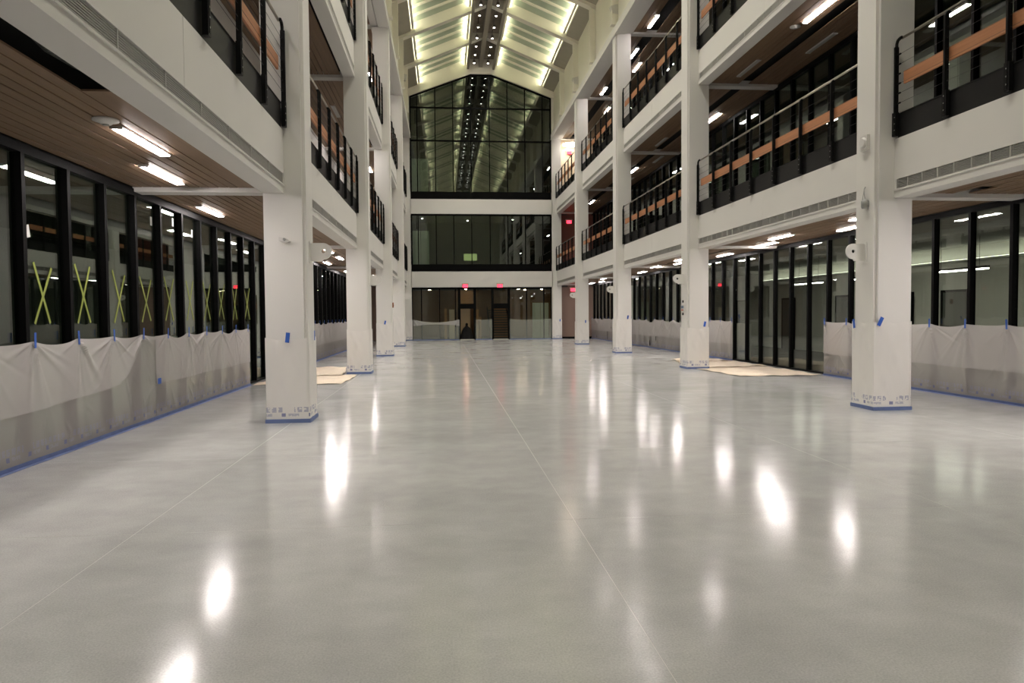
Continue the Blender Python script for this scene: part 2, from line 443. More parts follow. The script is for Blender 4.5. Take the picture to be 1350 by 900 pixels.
glazing('R', 2, .995, 16.538, 'glassL', first=2)
# upper walls of the crossed side and the rooms behind the glass
def piece(name, mt, x0, x1, y0, y1, z0, z1):
    return struct(name, (x0, y0, z0), boxmesh(name, x1-x0, y1-y0, z1-z0, mt))
def room(name, x0, x1, y0, y1, z0, z1, wallm, ceilm, floorm):
    xa, xb_ = span(x0, x1)
    ba, bb = span(x1, x1+math.copysign(.15, x1-x0))
    piece('wall_%s_back' % name, wallm, ba, bb, y0, y1, z0, z1)
    piece('wall_%s_near' % name, wallm, xa, xb_, y0-.15, y0, z0, z1)
    piece('wall_%s_far' % name, wallm, xa, xb_, y1, y1+.15, z0, z1)
    piece('ceiling_%s' % name, ceilm, xa, xb_, y0, y1, z1, z1+.1)
    piece('floor_%s' % name, floorm, xa, xb_, y0, y1, z0-.1, z0+.004)
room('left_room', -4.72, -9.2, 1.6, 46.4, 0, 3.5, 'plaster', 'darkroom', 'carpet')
room('right_office', 9.78, 15., 9.0, 47, 0, 3.45, 'officew', 'officec', 'carpet')
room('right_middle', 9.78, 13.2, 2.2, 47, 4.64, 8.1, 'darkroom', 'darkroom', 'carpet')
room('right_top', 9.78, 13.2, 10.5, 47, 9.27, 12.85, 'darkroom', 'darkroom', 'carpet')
for lv in (1, 2):
    o = struct('wall_left_gallery_%d' % lv, (-4.55, 2., GZ[lv][0]), MB().box(-.15, 0, 0, 44.7, 0, GZ[lv][1]-GZ[lv][0]+.05).mesh('wall', 'white'))
for sd in 'LR':    # far ends of the galleries
    D = SIDE[sd]
    for lv, mt in enumerate(('brownwall', 'redwall', 'creamwall')):
        x0, x1 = span(D['xo']-D['sg']*.02, D['xg']+D['sg']*.1)
        z0 = (0, 4.65, 9.27)[lv]
        struct('wall_gallery_end_%s_%d' % ('left' if sd == 'L' else 'right', lv+1), (x0, 46.95, z0), MB().box(0, x1-x0, 0, .15, 0, ZCEIL[lv]-z0+.1).mesh('wall', mt))
        if sd == 'R' and lv == 0: slabbox('baseboard', 'black', bpy.data.objects['wall_gallery_end_right_1'], 0, x1-x0, -.02, 0, 0, .12)

# ------------------------------------------------------------------ railings
def post_mesh(end):
    # x = 0 is the beam face, -x towards the atrium (mirrored later for the crossed side)
    b = MB()
    if end:
        b.box(-.068, -.004, 0, .03, .06, 1.42)
        pts = [(-.031, .011, 1.40), (-.031, .011, 1.47), (-.031, .035, 1.515), (-.031, .085, 1.532), (-.031, .14, 1.535)]
        for p, q in zip(pts[:-1], pts[1:]): b.tube([p, q], .024, 8)
    else:
        b.box(-.068, -.004, -.017, .017, .06, 1.46)
        b.prism([(-.068, 1.46), (-.004, 1.46), (.012, 1.50), (.020, 1.53), (-.015, 1.53), (-.045, 1.50)], 'y', -.017, .017)
    b.box(-.062, -.002, -.045, .045, .03, .40)
    return b.mesh('post', 'steel')
def bolt_mesh(): return MB().lathe([(.0, -.068), (.011, -.068), (.011, -.060), (.0, -.060)], 8, axis='x').mesh('bolt', 'bolt')
def fit_mesh(sgn):
    b = MB(); b.tube([(-.03, .012, 0), (-.03, .012+.05*sgn, 0)], .006, 6); b.tube([(-.03, .012+.05*sgn, 0), (-.03, .012+.10*sgn, 0)], .014, 8)
    return b.mesh('cable_fitting', 'steel')
PM = {'R': [post_mesh(True), post_mesh(False), bolt_mesh(), fit_mesh(1)]}
PM['L'] = [mirror_mesh(q, q.name) for q in PM['R']]
CZ = [.50, .64, .78, .92, 1.06, 1.20]
CZ = [.53, .685, .835, .985, 1.135, 1.29]
for sd in 'LR':
    D = SIDE[sd]; sg = D['sg']
    for lv in range(2):
        for b in range(1, 6):
            y0, y1 = YC[b]+S+.05, YC[b+1]-.06; L = y1-y0
            root = thing('railing', 'black cable railing with wooden rail, %s, %s bay from the gable, %s' % (LEVN[lv+1], bay_from_end(b), SIDEN[sd]), 'railing', (D['xb'], y0, ZT[lv]), 'gallery railings')
            n = 7
            for k in range(n+1):
                yy = k*L/n
                if k == 0: po = put('post', PM[sd][0], root, (0, 0, 0))
                elif k == n: po = put('post', PM[sd][0], root, (0, L, 0)); po.scale.y = -1
                else: po = put('post', PM[sd][1], root, (0, yy, 0))
                for q in range(3): put('bolt', PM[sd][2], po, (0, .022 if k in (0, n) else 0, .12+.1*q))
                if k in (0, n):
                    for z in CZ: put('cable_fitting', PM[sd][3], po, (0, 0, z))
                if k < n:
                    xa, xb_ = span(sg*.012, sg*.024)
                    put('kick_panel', boxmesh('kick_panel', .012, L/n-.004, .375, 'plate'), root, (xa, yy+.002, .0))
            xa, xb_ = span(sg*.0, sg*.05); slabbox('kick_cap', 'plate', root, xa, xb_, 0, L, .375, .385)
            xa, xb_ = span(sg*.004, sg*.034); slabbox('wooden_rail', 'oak', root, xa, xb_, .14, L-.14, .815, 1.01)
            MB().tube([(sg*-.0, .10, 1.535), (sg*-.0, L-.10, 1.535)], .021, 10).build('handrail', 'tube', root, smooth=True)
            for z in CZ: MB().tube([(-sg*.03, .10, z), (-sg*.03, L-.10, z)], .0026, 4).build('cable', 'cable', root)

# ------------------------------------------------------------------ eaves and upper walls
for sd in 'LR':
    D = SIDE[sd]; sg = D['sg']; xi = D['xi']
    o = struct('wall_upper_%s' % ('left' if sd == 'L' else 'right'), (0, -6.6, 0))
    Ltot = 53.1
    def P(a, b_): return span(XM+sg*a, XM+sg*b_)
    x0, x1 = P(4.44, 4.86); slabbox('eave_beam', 'white', o, x0, x1, 0, Ltot, 12.70, 13.02)
    x0, x1 = P(4.90, 5.16); slabbox('eave_beam', 'white', o, x0, x1, 0, Ltot, 12.76, 13.02)
    x0, x1 = P(4.84, 4.92); slabbox('eave_groove', 'shadeg', o, x0, x1, 0, Ltot, 12.84, 13.02)  # the groove's shadow is put into its greyer colour
    x0, x1 = P(4.62, 5.16); slabbox('wall_face', 'creamroof', o, x0, x1, 0, Ltot, 13.02, 16.2)
    for y in YC[1:]:
        x0, x1 = P(4.42, 4.50); slabbox('ledge', 'white', o, x0, x1, y+6.6-.05, y+6.6+S+.05, 12.69, 12.73)

# ------------------------------------------------------------------ roof: rafters, skylights, ridge
T = math.tan(math.radians(22.5))
def zr(d): return 17.08-T*(d-.87)
RY = []
for i in range(len(YC)-1): RY += [YC[i]+.1, (YC[i]+YC[i+1])/2+.1]
RW = .40
roof = struct('ceiling_roof', (0, 0, 0))
for sd in 'LR':
    sg = SIDE[sd]['sg']
    def PX(d): return XM+sg*d
    poly = [(PX(.10), zr(.10)), (PX(4.62), zr(4.62)), (PX(4.62), zr(4.62)+.55), (PX(.10), zr(.10)+.55)]
    me = MB().prism(poly, 'y', 0, RW).mesh('rafter', 'creamroof')
    pil = MB().box(*span(PX(4.36), PX(4.63)), 0, .22, 13.22, 15.75)
    pil.box(*span(PX(4.33), PX(4.63)), -.03, .25, 13.14, 13.24)
    pme = pil.mesh('rafter_post', 'creamroof')
    for y in RY:
        put('rafter', me, roof, (0, y, 0)); put('rafter_post', pme, roof, (0, y+.09, 0))
    ends = RY+[46.25]
    for k in range(len(ends)-1):
        ya, yb = ends[k]+RW, ends[k+1]; Ly = yb-ya
        sk = window((0, ya, 0))
        # curbs
        c = MB().box(*span(PX(.83), PX(.89)), 0, Ly, 17.02, zr(.87)+.56).mesh('ridge_curb', 'creamroof'); put('ridge_curb', c, sk)
        c = MB().box(*span(PX(3.95), PX(4.02)), 0, Ly, zr(3.95)+.16, zr(3.95)+.60).mesh('eave_curb', 'creamroof'); put('eave_curb', c, sk)
        # opaque lower roof panel
        lp = [(PX(3.98), zr(3.98)+.16), (PX(4.66), zr(4.66)+.16), (PX(4.66), zr(4.66)+.22), (PX(3.98), zr(3.98)+.22)]
        put('roof_panel', MB().prism(lp, 'y', 0, Ly).mesh('roof_panel', 'beigepanel'), sk)
        nf = 3; gap = Ly/(nf+1)
        fp = [(PX(.88), zr(.88)+.43), (PX(3.96), zr(3.96)+.43), (PX(3.96), zr(3.96)+.56), (PX(.88), zr(.88)+.56)]
        fme = shared(('fin', sd), lambda: MB().prism(fp, 'y', -.045, .045).mesh('baffle', 'creamroof'))
        pp = [(PX(.86), zr(.86)+.545), (PX(4.0), zr(4.0)+.545), (PX(4.0), zr(4.0)+.575), (PX(.86), zr(.86)+.575)]
        pme2 = shared(('skp', sd, round(gap, 2)), lambda: MB().prism(pp, 'y', .0, gap-.01).mesh('pane', 'skypane'))
        for q in range(nf+1):
            put('pane', pme2, sk, (0, q*gap+.005, 0))
            if q: put('baffle', fme, sk, (0, q*gap, 0))
        # cove strips at the foot and the head of the skylight
        for d, dz in ((3.86, .20), (.97, .20)):
            st = MB().box(*span(PX(d-.06), PX(d+.06)), .05, Ly-.05, zr(d)+dz, zr(d)+dz+.02)
            st.mi = [0, 1, 0, 0, 0, 0]
            put('cove_strip', st.mesh('cove_strip', ['creamroof', 'cove']), sk)
    # ridge liner
    slabbox('ridge_trim', 'spinetrim', roof, *span(PX(.74), PX(.87)), -6.5, 46.25, 16.98, 17.12)
slabbox('ridge_beam', 'spinetrim', roof, XM-.12, XM+.12, -6.5, 46.25, 17.12, 17.6)
slabbox('ridge_liner', 'spine', roof, XM-.86, XM+.86, -6.5, 46.25, 17.66, 17.76)
# spot lamps in the ridge
sp_body = MB().lathe([(.0, .0), (.075, .0), (.085, .02), (.085, .14), (.05, .19), (.02, .20), (.02, .50), (.0, .50)], 12).mesh('lamp_body', 'spinetrim', True)
sp_lens = MB().lathe([(.0, -.008), (.05, -.008), (.05, .004), (.0, .004)], 12).mesh('lens', 'lampon')
lensm = mat('lit_spot_lens', (.9, .9, .9), .3, emit=(1, .93, .85), es=22.); sp_lens.materials.clear(); sp_lens.materials.append(lensm)
seg = RY+[46.1]
for k in range(2, len(seg)-1):
    for q in range(3):
        y = seg[k]+RW+.45+q*(seg[k+1]-seg[k]-RW-.9)/2
        for s_ in (-1, 1):
            root = thing('track_spotlight', 'small lit ridge spotlight, %s row of the %s rafter gap from gable, %s' % (ORD[q+1], ORD[len(seg)-1-k], 'crossed-glass half' if s_ < 0 else 'office half'), 'spotlight', (XM+s_*.43, y, 17.18), 'ridge spotlights')
            put('lamp_body', sp_body, root); put('lens', sp_lens, root)
            ld = shared(('spot',), lambda: bpy.data.lights.new('ridge_spot', 'SPOT'))
            ld.energy = SPOT_W; ld.color = WARM; ld.spot_size = math.radians(118); ld.spot_blend = .9; ld.shadow_soft_size = .07
            lo = bpy.data.objects.new('lamp_light', ld); COL.objects.link(lo); lo.parent = root; lo.location = (0, 0, -.03)
# back wall of the hall, behind the camera
struct('wall_back', (-5., -6.75, 0), MB().box(0, 15, 0, .15, 0, 18).mesh('wall', 'white'))

# ------------------------------------------------------------------ gable end wall
YE = 46.35
we = struct('wall_end', (0, YE, 0))
x0, x1 = -2.06, 6.88
slabbox('spandrel', 'white', we, x0-.1, x1+.1, 0, .5, 3.34, 4.35)
slabbox('spandrel', 'white', we, x0-.1, x1+.1, 0, .5, 7.97, 8.91)
gp = [(XM-4.5, 15.28), (XM-.66, 16.72), (XM+.66, 16.72), (XM+4.49, 15.32)]
outer = [(XM+4.66, 15.32), (XM+4.66, zr(4.66)+.57), (XM+.9, zr(.9)+.57), (XM-.9, zr(.9)+.57), (XM-4.66, zr(4.66)+.57), (XM-4.66, 15.28)]
MB().prism(gp+outer, 'y', -.12, .5).build('gable_beam', 'creamroof', we)
for sgn in (-1, 1):
    xa, xb_ = span(XM+sgn*4.47, XM+sgn*4.66); slabbox('side_return', 'white', we, xa, xb_, 0, .5, 0, 15.4)
def bar(root, a, b_, th=.07, dp=.12, y=0):
    """black bar between two points in the x-z plane"""
    ax_, az = a; bx, bz = b_; dx, dz = bx-ax_, bz-az; L = math.hypot(dx, dz); nx, nz = -dz/L*th/2, dx/L*th/2
    MB().prism([(ax_+nx, az+nz), (ax_-nx, az-nz), (bx-nx, bz-nz), (bx+nx, bz+nz)], 'y', y, y+dp).build('mullion', 'black', root)
GMX = [-1.6, -.47, .64, 1.77, 2.94, 4.08, 5.2, 6.32]
def gz(x):
    d = abs(x-XM)
    return 16.72 if d < .66 else 16.72-(d-.66)*(16.72-15.3)/3.84
# upper gable window
g3 = window((0, YE, 0))
edges = [x0+.03]+GMX+[x1-.03]
zb3 = [9.36, 12.55, 14.6]
for k, x in enumerate(edges): bar(g3, (x, 9.36), (x, gz(x)-.02), .10 if k in (0, len(edges)-1) else .06)
for p, q in zip([(XM-4.5, 15.28), (XM-.66, 16.70), (XM+.66, 16.70)], [(XM-.66, 16.70), (XM+.66, 16.70), (XM+4.48, 15.3)]): bar(g3, p, q, .16)
for z in (12.55, 14.6): bar(g3, (x0, z), (x1, z), .09)
slabbox('sill_panel', 'black', g3, x0, x1, 0, .12, 8.90, 9.37)
for a, b_ in zip(edges[:-1], edges[1:]):
    for z0, z1 in ((9.37, 12.5), (12.6, 14.55)):
        slabbox('pane', 'glassE', g3, a+.03, b_-.03, .05, .062, z0, z1)
    pts = [(a+.03, 14.65), (b_-.03, 14.65), (b_-.03, gz(b_-.03)-.05)]
    if a < XM-.66 < b_: pts.append((XM-.66, 16.66))
    if a < XM+.66 < b_: pts.append((XM+.66, 16.66))
    pts.append((a+.03, gz(a+.03)-.05))
    pts = pts[:3]+sorted(pts[3:], key=lambda t: -t[0])
    MB().prism(pts, 'y', .05, .062).build('pane', 'glassE', g3)
# first floor window
g2 = window((0, YE, 0))
for k, x in enumerate(edges): bar(g2, (x, 4.78), (x, 7.9), .10 if k in (0, len(edges)-1) else .055)
slabbox('head_rail', 'black', g2, x0, x1, 0, .12, 7.86, 7.98)
slabbox('sill_panel', 'black', g2, x0, x1, 0, .12, 4.34, 4.80)
for a, b_ in zip(edges[:-1], edges[1:]): slabbox('pane', 'glassE', g2, a+.03, b_-.03, .05, .062, 4.80, 7.86)
# ground entrance screen with two open doorways
g1 = window((0, YE, 0))
E1 = [-2.03, -1.45, -.31, .69, .93, 1.92, 3.05, 4.10, 5.24, 6.36, 6.83]
for k, x in enumerate(E1): bar(g1, (x, 0.0), (x, 3.3), .16 if k in (4, 5, 6, 7) else .06)
slabbox('head_rail', 'black', g1, x0, x1, 0, .12, 3.22, 3.35)
slabbox('sill_rail', 'black', g1, x0, .93, 0, .12, 0, .05); slabbox('sill_rail', 'black', g1, 1.92, 3.05, 0, .12, 0, .05); slabbox('sill_rail', 'black', g1, 4.10, x1, 0, .12, 0, .05)
for a, b_ in ((.93, 1.92), (3.05, 4.10)): slabbox('door_header', 'black', g1, a, b_, -.02, .16, 1.98, 2.30)
for k, (a, b_) in enumerate(zip(E1[:-1], E1[1:])):
    if k in (4, 6): slabbox('pane', 'glassR', g1, a+.07, b_-.07, .05, .062, 2.30, 3.22)
    else: slabbox('pane', 'glassR', g1, a+.04, b_-.04, .05, .062, .05, 3.22)
for a, b_ in ((.97, 1.88), (3.09, 4.06)): tag(MB().box(a, b_, YE-.10, YE+.25, .0, .035).build('door_threshold', 'officew'), 'pale threshold plate of the doorway ' + ('with the black covered mound' if a < 2 else 'leading to the stairs'), 'threshold', 'door thresholds')
# rooms behind the end wall
piece('wall_lobby_back', 'slat', -3, 8, 52.2, 52.4, 0, 3.4); piece('floor_lobby', 'carpet', -3, 8, YE+.12, 52.2, -.1, .004)
piece('ceiling_lobby', 'darkroom', -3, 8, YE+.5, 52.2, 3.34, 3.45)
piece('wall_lobby_left', 'brownwall', -3.2, -3, YE+.5, 52.2, 0, 3.4); piece('wall_lobby_right', 'brownwall', 8, 8.2, YE+.8, 52.2, 0, 3.4)
for lv, (z0, z1) in enumerate(((4.3, 8.0), (8.9, 17.5))):
    nm = 'end_room_%d' % (lv+1)
    piece('wall_%s_back' % nm, 'plaster', -3, 8, 51.2, 51.4, z0, z1); piece('floor_%s' % nm, 'carpet', -3, 8, YE+.5, 51.2, z0-.1, z0+.1)
    piece('ceiling_%s' % nm, 'darkroom', -3, 8, YE+.5, 51.2, z1, z1+.1)
    piece('wall_%s_left' % nm, 'plaster', -3.2, -3, YE+.5, 51.2, z0, z1); piece('wall_%s_right' % nm, 'plaster', 8, 8.2, YE+.8, 51.2, z0, z1)
def partition(x0, x1, y, z0, z1, label):
    r = thing('partition_panel', label, 'panel', (x0, y, z0), 'pale panels behind the end glass')
    n = 2; wd = (x1-x0)/n
    for k in range(n): slabbox('panel_leaf', 'palegreen', r, k*wd+.012, (k+1)*wd-.012, 0, .05, .02, z1-z0)
    slabbox('base_rail', 'grille', r, 0, x1-x0, -.01, .06, 0, .02)
partition(-2.0, -.93, 47.0, 4.40, 6.98, 'pale green partition panel behind the middle glass of the end wall')
partition(-2.0, -.93, 47.0, 9.00, 11.55, 'pale green partition panel behind the tall gabled glass')
partition(5.75, 6.85, 47.6, 0.0, 2.35, 'pale green partition panel behind the ground floor entrance glass')
# ------------------------------------------------------------------ lobby contents
st = thing('staircase', 'dark wooden stairs rising behind the second open doorway', 'stairs', (3.0, 47.6, .004))
for k in range(12):
    put('step', boxmesh('step', 1.3, .29, .05, 'slat'), st, (0, k*.28, .12+k*.165)); put('riser', boxmesh('riser', 1.3, .02, .13, 'recess'), st, (0, k*.28+.02, k*.165-.01 if k else 0))
for xs_ in (-.05, 1.30): MB().prism([(0, 0), (.3, 0), (3.4, 1.85), (3.4, 2.15), (3.3, 2.15), (0, .25)], 'x', xs_, xs_+.05).build('stringer', 'black', st)
sl = thing('slatted_screen', 'brown wooden slat screen hung above the covered mound', 'screen', (.75, 48.6, 2.05))
for k in range(10): put('slat', boxmesh('slat', 1.5, .05, .075, 'slat'), sl, (0, 0, k*.115))
for xx in (0, 1.46): put('batten', boxmesh('batten', .04, .04, 1.30, 'black'), sl, (xx, .05, 0))
pn = thing('wall_board', 'beige board standing behind the black covered mound', 'board', (.9, 49.0, .004))
slabbox('board_face', 'creamwall', pn, 0, .80, 0, .04, .0, 2.0); slabbox('board_edge', 'brownwall', pn, .80, .86, -.01, .05, 0, 2.02)
for i, (xx, zz, hh, ww, lb) in enumerate(((1.98, .004, 1.95, .26, 'tall orange wooden cabinet beside the covered mound'), (2.28, .004, 1.45, .14, 'short orange wooden cabinet against the tall orange one'), (-.02, .004, 2.0, .17, 'narrow orange wooden cabinet behind the draped entrance glass'), (.30, .004, 1.95, .34, 'wide tan wooden cabinet behind the draped entrance glass'))):
    r = thing('cabinet', lb, 'cabinet', (xx, 48.0, zz), 'lobby cabinets')
    slabbox('cabinet_body', 'orange' if i != 3 else 'creamwall', r, 0, ww, .02, .4, 0, hh); slabbox('cabinet_door', 'orange' if i != 3 else 'creamwall', r, .012, ww-.012, 0, .02, .05, hh-.02)
    slabbox('handle', 'black', r, ww*.75, ww*.75+.015, -.015, 0, hh*.5, hh*.5+.15)
# covered mound in the doorway
prof = [(.46, 0), (.44, .12), (.36, .38), (.30, .58), (.22, .74), (.10, .84), (.075, .90), (.085, .97), (.07, 1.03), (.02, 1.06)]
cm = MB(); NB = 28; P = []
for r_, z in prof:
    row = []
    for k in range(NB+1):
        a = 2*math.pi*k/NB; rr = r_*(1+.10*math.sin(5*a+1)*(1-z/1.2)+.05*math.sin(11*a)*(1-z/1.1))
        row.append((rr*math.cos(a), rr*.8*math.sin(a), z))
    P.append(row)
cm.grid(P)
co = cm.build('covered_mound', 'cover', None, (1.42, 47.3, .004), True)
tag(co, 'black cloth covered mound standing just inside the open doorway', 'covered object')
def downlight(x, y, z, label, grp, mt='lampon', r=.09):
    t = thing('downlight', label, 'light', (x, y, z), grp)
    MB().lathe([(0, .0), (r, .0), (r*1.15, .02), (r*1.15, .06), (0, .06)], 14).build('trim_ring', 'housing', t)
    MB().lathe([(0, -.012), (r*.85, -.008), (r*.85, .002), (0, .002)], 14).build('lens', mt, t)
for x, y, lb in ((4.9, 48.2, 'next to the staircase'), (5.5, 49.6, 'deep between staircase and pale panel'), (6.5, 48.4, 'above the pale panel'), (-1.0, 49., 'beyond the sheet with drooping folds'), (1.4, 47.9, 'above the covered mound')):
    downlight(x, y, 3.27, 'round lit lobby downlight ' + lb, 'lobby downlights', mt='lobbylamp')
for x, y, z, lb in ((1.6, 49.2, 7.92, 'above the green screen'), (4.6, 48.6, 7.92, 'away from the pale panel'), (-1.4, 48.2, 7.92, 'above the pale panel')):
    downlight(x, y, z, 'added round downlight behind the middle end window, ' + lb, 'added end room downlights', r=.07)  # lamps put in to light the room behind the middle end glass
scr = thing('window_glow_screen', 'glowing green screen standing in for a far lit window behind the middle end glass', 'screen', (1.2, 49.3, 4.42))  # made-up screen giving the greenish glow of another room's window
slabbox('screen_frame', 'black', scr, .1, 1.05, 0, .06, .80, 1.32)
slabbox('screen_face', mat('green_window_glow', (.1, .2, .05), .4, emit=(.55, .62, .26), es=.9), scr, .13, 1.02, -.01, 0, .83, 1.29)
slabbox('stand', 'black', scr, .5, .65, .01, .05, 0, .75); slabbox('stand_foot', 'black', scr, .3, .85, -.12, .18, 0, .03)

# ------------------------------------------------------------------ line lights
def line_light(sd, lv, x, y, lit, label, grp, L=1.22):
    t = thing('line_light', label, 'light', (x, y, ZCEIL[lv]-.012), grp)
    me = shared(('lh',), lambda: MB().box(-.062, .062, -L/2-.02, L/2+.02, .004, .06).mesh('housing', 'housing'))
    dm = shared(('ld', lit), lambda: MB().box(-.048, .048, -L/2, L/2, -.012, .006).mesh('diffuser', 'lampon' if lit else 'lampoff'))
    put('housing', me, t); put('diffuser', dm, t)
    for e in (-1, 1): put('hanger', shared(('lg',), lambda: MB().box(-.02, .02, -.02, .02, .05, .26).mesh('hanger', 'black')), t, (0, e*.4, 0))
    for e in (-1, 1): put('end_cap', shared(('le',), lambda: MB().box(-.062, .062, -.012, .012, -.014, .06).mesh('end_cap', 'housing')), t, (0, e*(L/2+.03), 0))
LIGHTS = [
 ('L', 0, -3.27, 8.36, 1), ('L', 0, -3.77, 10.28, 1), ('L', 0, -4.22, 13.72, 1), ('L', 0, -3.27, 17.2, 1), ('L', 0, -3.77, 19.1, 1),
 ('L', 0, -4.22, 26.9, 1), ('L', 0, -3.45, 24.6, 1), ('L', 0, -3.4, 22., 1), ('L', 0, -4.22, 32.2, 1), ('L', 0, -3.4, 35.4, 1), ('L', 0, -3.7, 41., 1), ('L', 0, -3.77, 5.2, 1),
 ('R', 0, 9.25, 23.35, 1), ('R', 0, 9.05, 19.75, 1), ('R', 0, 8.55, 17.87, 1), ('R', 0, 8.5, 13.95, 1), ('R', 0, 9.3, 15.85, 1), ('R', 0, 9.16, 33.1, 1), ('R', 0, 8.68, 29.35, 1),
 ('R', 0, 9.0, 27.2, 1), ('R', 0, 8.45, 25.45, 1), ('R', 0, 9.35, 42.7, 1), ('R', 0, 8.71, 39.2, 1), ('R', 0, 9.2, 44.8, 1), ('R', 0, 9.3, 36.9, 1), ('R', 0, 7.9, 8.3, 1), ('R', 0, 8.35, 8.7, 1), ('R', 0, 8.85, 8.3, 1),
 ('R', 1, 8.17, 15.33, 1), ('R', 1, 8.17, 19.03, 0), ('R', 1, 9.19, 17.15, 0), ('R', 1, 9.06, 23.9, 1), ('R', 1, 8.65, 42.1, 1), ('R', 1, 8.66, 32.7, 1), ('R', 1, 8.3, 27.3, 0), ('R', 1, 9.1, 30.4, 0), ('R', 1, 9.1, 35.2, 0),
 ('R', 2, 8.16, 27.86, 1), ('R', 2, 8.14, 36.6, 1), ('R', 2, 9.1, 40.0, 1), ('R', 2, 8.30, 31.3, 1), ('R', 2, 8.9, 33.0, 1), ('R', 2, 8.3, 44.6, 1), ('R', 2, 8.16, 22.5, 1), ('R', 2, 9.1, 18.3, 1),
 ('L', 1, -3.3, 17.9, 0), ('L', 1, -3.6, 14.2, 0), ('L', 1, -3.4, 23.9, 0), ('L', 1, -3.4, 28.1, 1), ('L', 1, -3.26, 33.2, 1), ('L', 1, -3.6, 8.2, 1), ('L', 2, -3.4, 26.5, 1), ('L', 2, -3.6, 31.4, 1), ('L', 2, -3.4, 35.2, 1), ('L', 2, -3.6, 41.4, 1), ('L', 2, -3.5, 17., 1)]
def lkey(q):
    sd, lv, x, y, lit = q
    return (sd, lv, lit, max(i for i, yc in enumerate(YC) if yc < y), min(2, int(abs(x-SIDE[sd]['xo'])/.68)))
for q in LIGHTS:
    sd, lv, x, y, lit = q; k = lkey(q); peers = [p[3] for p in LIGHTS if lkey(p) == k]
    lb = '%s light over %s, %s bay from gable, %s, %s row' % ('glowing line' if lit else 'unlit line', LEVN[lv], bay_from_end(k[3]), SIDEN[sd], ('column', 'middle', 'glass')[k[4]])
    if len(peers) > 1: lb = lb.replace(' line', '')+(' nearer gable' if y == max(peers) else ' farther from gable' if y == min(peers) else ' between two others')
    line_light(sd, lv, x, y, lit, lb, 'ceiling line lights')
r = thing('round_pendant', 'round glowing white lamp at the end of the top gallery above a red exit sign', 'lamp', (8.15, 46.2, 12.35))
MB().lathe([(0, 0), (.55, 0), (.55, .05), (0, .05)], 24).build('lamp_disc', mat('lit_round_disc', (.9, .9, .9), .4, emit=(1, .9, .78), es=13.), r); MB().lathe([(0, .05), (.5, .05), (.5, .09), (.02, .10), (.02, .50), (0, .50)], 24).build('lamp_cap', 'housing', r)

for x, y, z, lb in ((-1.5, 46.85, 7.93, 'line light washing the pale panel behind the middle end window'), (-1.5, 46.85, 12.645, 'line light washing the pale panel behind the tall gabled glass')):
    t = thing('added_wash_light', lb, 'light', (x, y, z), 'added end room wash lights')  # lamps added out of sight to brighten the pale panels
    slabbox('housing', 'housing', t, -.5, .5, -.03, .03, .02, .06); slabbox('diffuser', 'lampon', t, -.48, .48, -.01, .025, .0, .02)
    for e in (-.3, .3): slabbox('hanger', 'black', t, e-.01, e+.01, -.01, .01, .06, (7.99-z) if z < 8 else .22)
    if z > 8: slabbox('wall_arm', 'black', t, -.5, .5, -.42, .01, .20, .23)
# ------------------------------------------------------------------ exit signs
def exit_sign(x, y, z, label, ceil=None):
    t = thing('exit_sign', label, 'exit sign', (x, y, z), 'red exit signs')
    slabbox('sign_housing', 'signwhite', t, -.17, .17, -.02, .03, -.02, .22)
    slabbox('sign_face', 'redlit', t, -.155, .155, -.028, -.02, -.03, .155)
    slabbox('mount', 'signwhite', t, -.22, .22, -.02, .06, .155, .23)
    c = bpy.data.curves.new('letters', 'FONT'); c.body = 'EXIT'; c.size = .155; c.align_x = 'CENTER'; c.extrude = .002; c.resolution_u = 3
    q = bpy.data.objects.new('tmp', c); dg = bpy.context.evaluated_depsgraph_get()
    COL.objects.link(q); bpy.context.view_layer.update(); me = bpy.data.meshes.new_from_object(q.evaluated_get(bpy.context.evaluated_depsgraph_get())); bpy.data.objects.remove(q)
    me.name = 'letters'; me.materials.clear(); me.materials.append(M['redtext'])
    l = put('letters', me, t, (0, -.030, .01)); l.rotation_euler.x = math.pi/2
exit_sign(1.32, YE-.06, 3.36, 'red lit exit sign over the doorway with the covered mound')
exit_sign(3.53, YE-.06, 3.36, 'red lit exit sign over the doorway with stairs')
exit_sign(8.10, 46.85, 7.50, 'red lit exit sign at the end of the middle gallery')
exit_sign(8.14, 46.85, 11.95, 'red lit exit sign at the end of the top gallery')
exit_sign(8.35, 46.85, 3.10, 'red lit exit sign at the end of the ground floor office side walk')

# ------------------------------------------------------------------ lug plates and small devices on the columns
def lug_mesh():
    N = 40; cx, R_ = .205, .125; out = []; inn = []
    for k in range(N):
        a = 2*math.pi*k/N; c, s_ = math.cos(a), math.sin(a)
        if c >= -.05: x, z = cx+R_*c, R_*s_
        else:
            t = min(cx/-c, (.125+.02*0)/abs(s_) if abs(s_) > 1e-6 else 9)
            x, z = max(0, cx+t*c), t*s_
            if s_ < 0: z = max(-.165, z*1.25)
        out.append((x, z)); inn.append((cx+.030*c, .030*s_))
    b = MB()
    for yy in (0, .03):
        b.v += [(x, yy, z) for x, z in out]+[(x, yy, z) for x, z in inn]
    for k in range(N):
        j = (k+1) % N
        b.f += [(k, j, N+j, N+k), (2*N+j, 2*N+k, 3*N+k, 3*N+j), (k, 2*N+k, 2*N+j, j), (N+k, N+j, 3*N+j, 3*N+k)]; b.mi += [0]*4
    return b.mesh('plate', 'white')
lug = lug_mesh(); lugm = mirror_mesh(lug, 'plate')
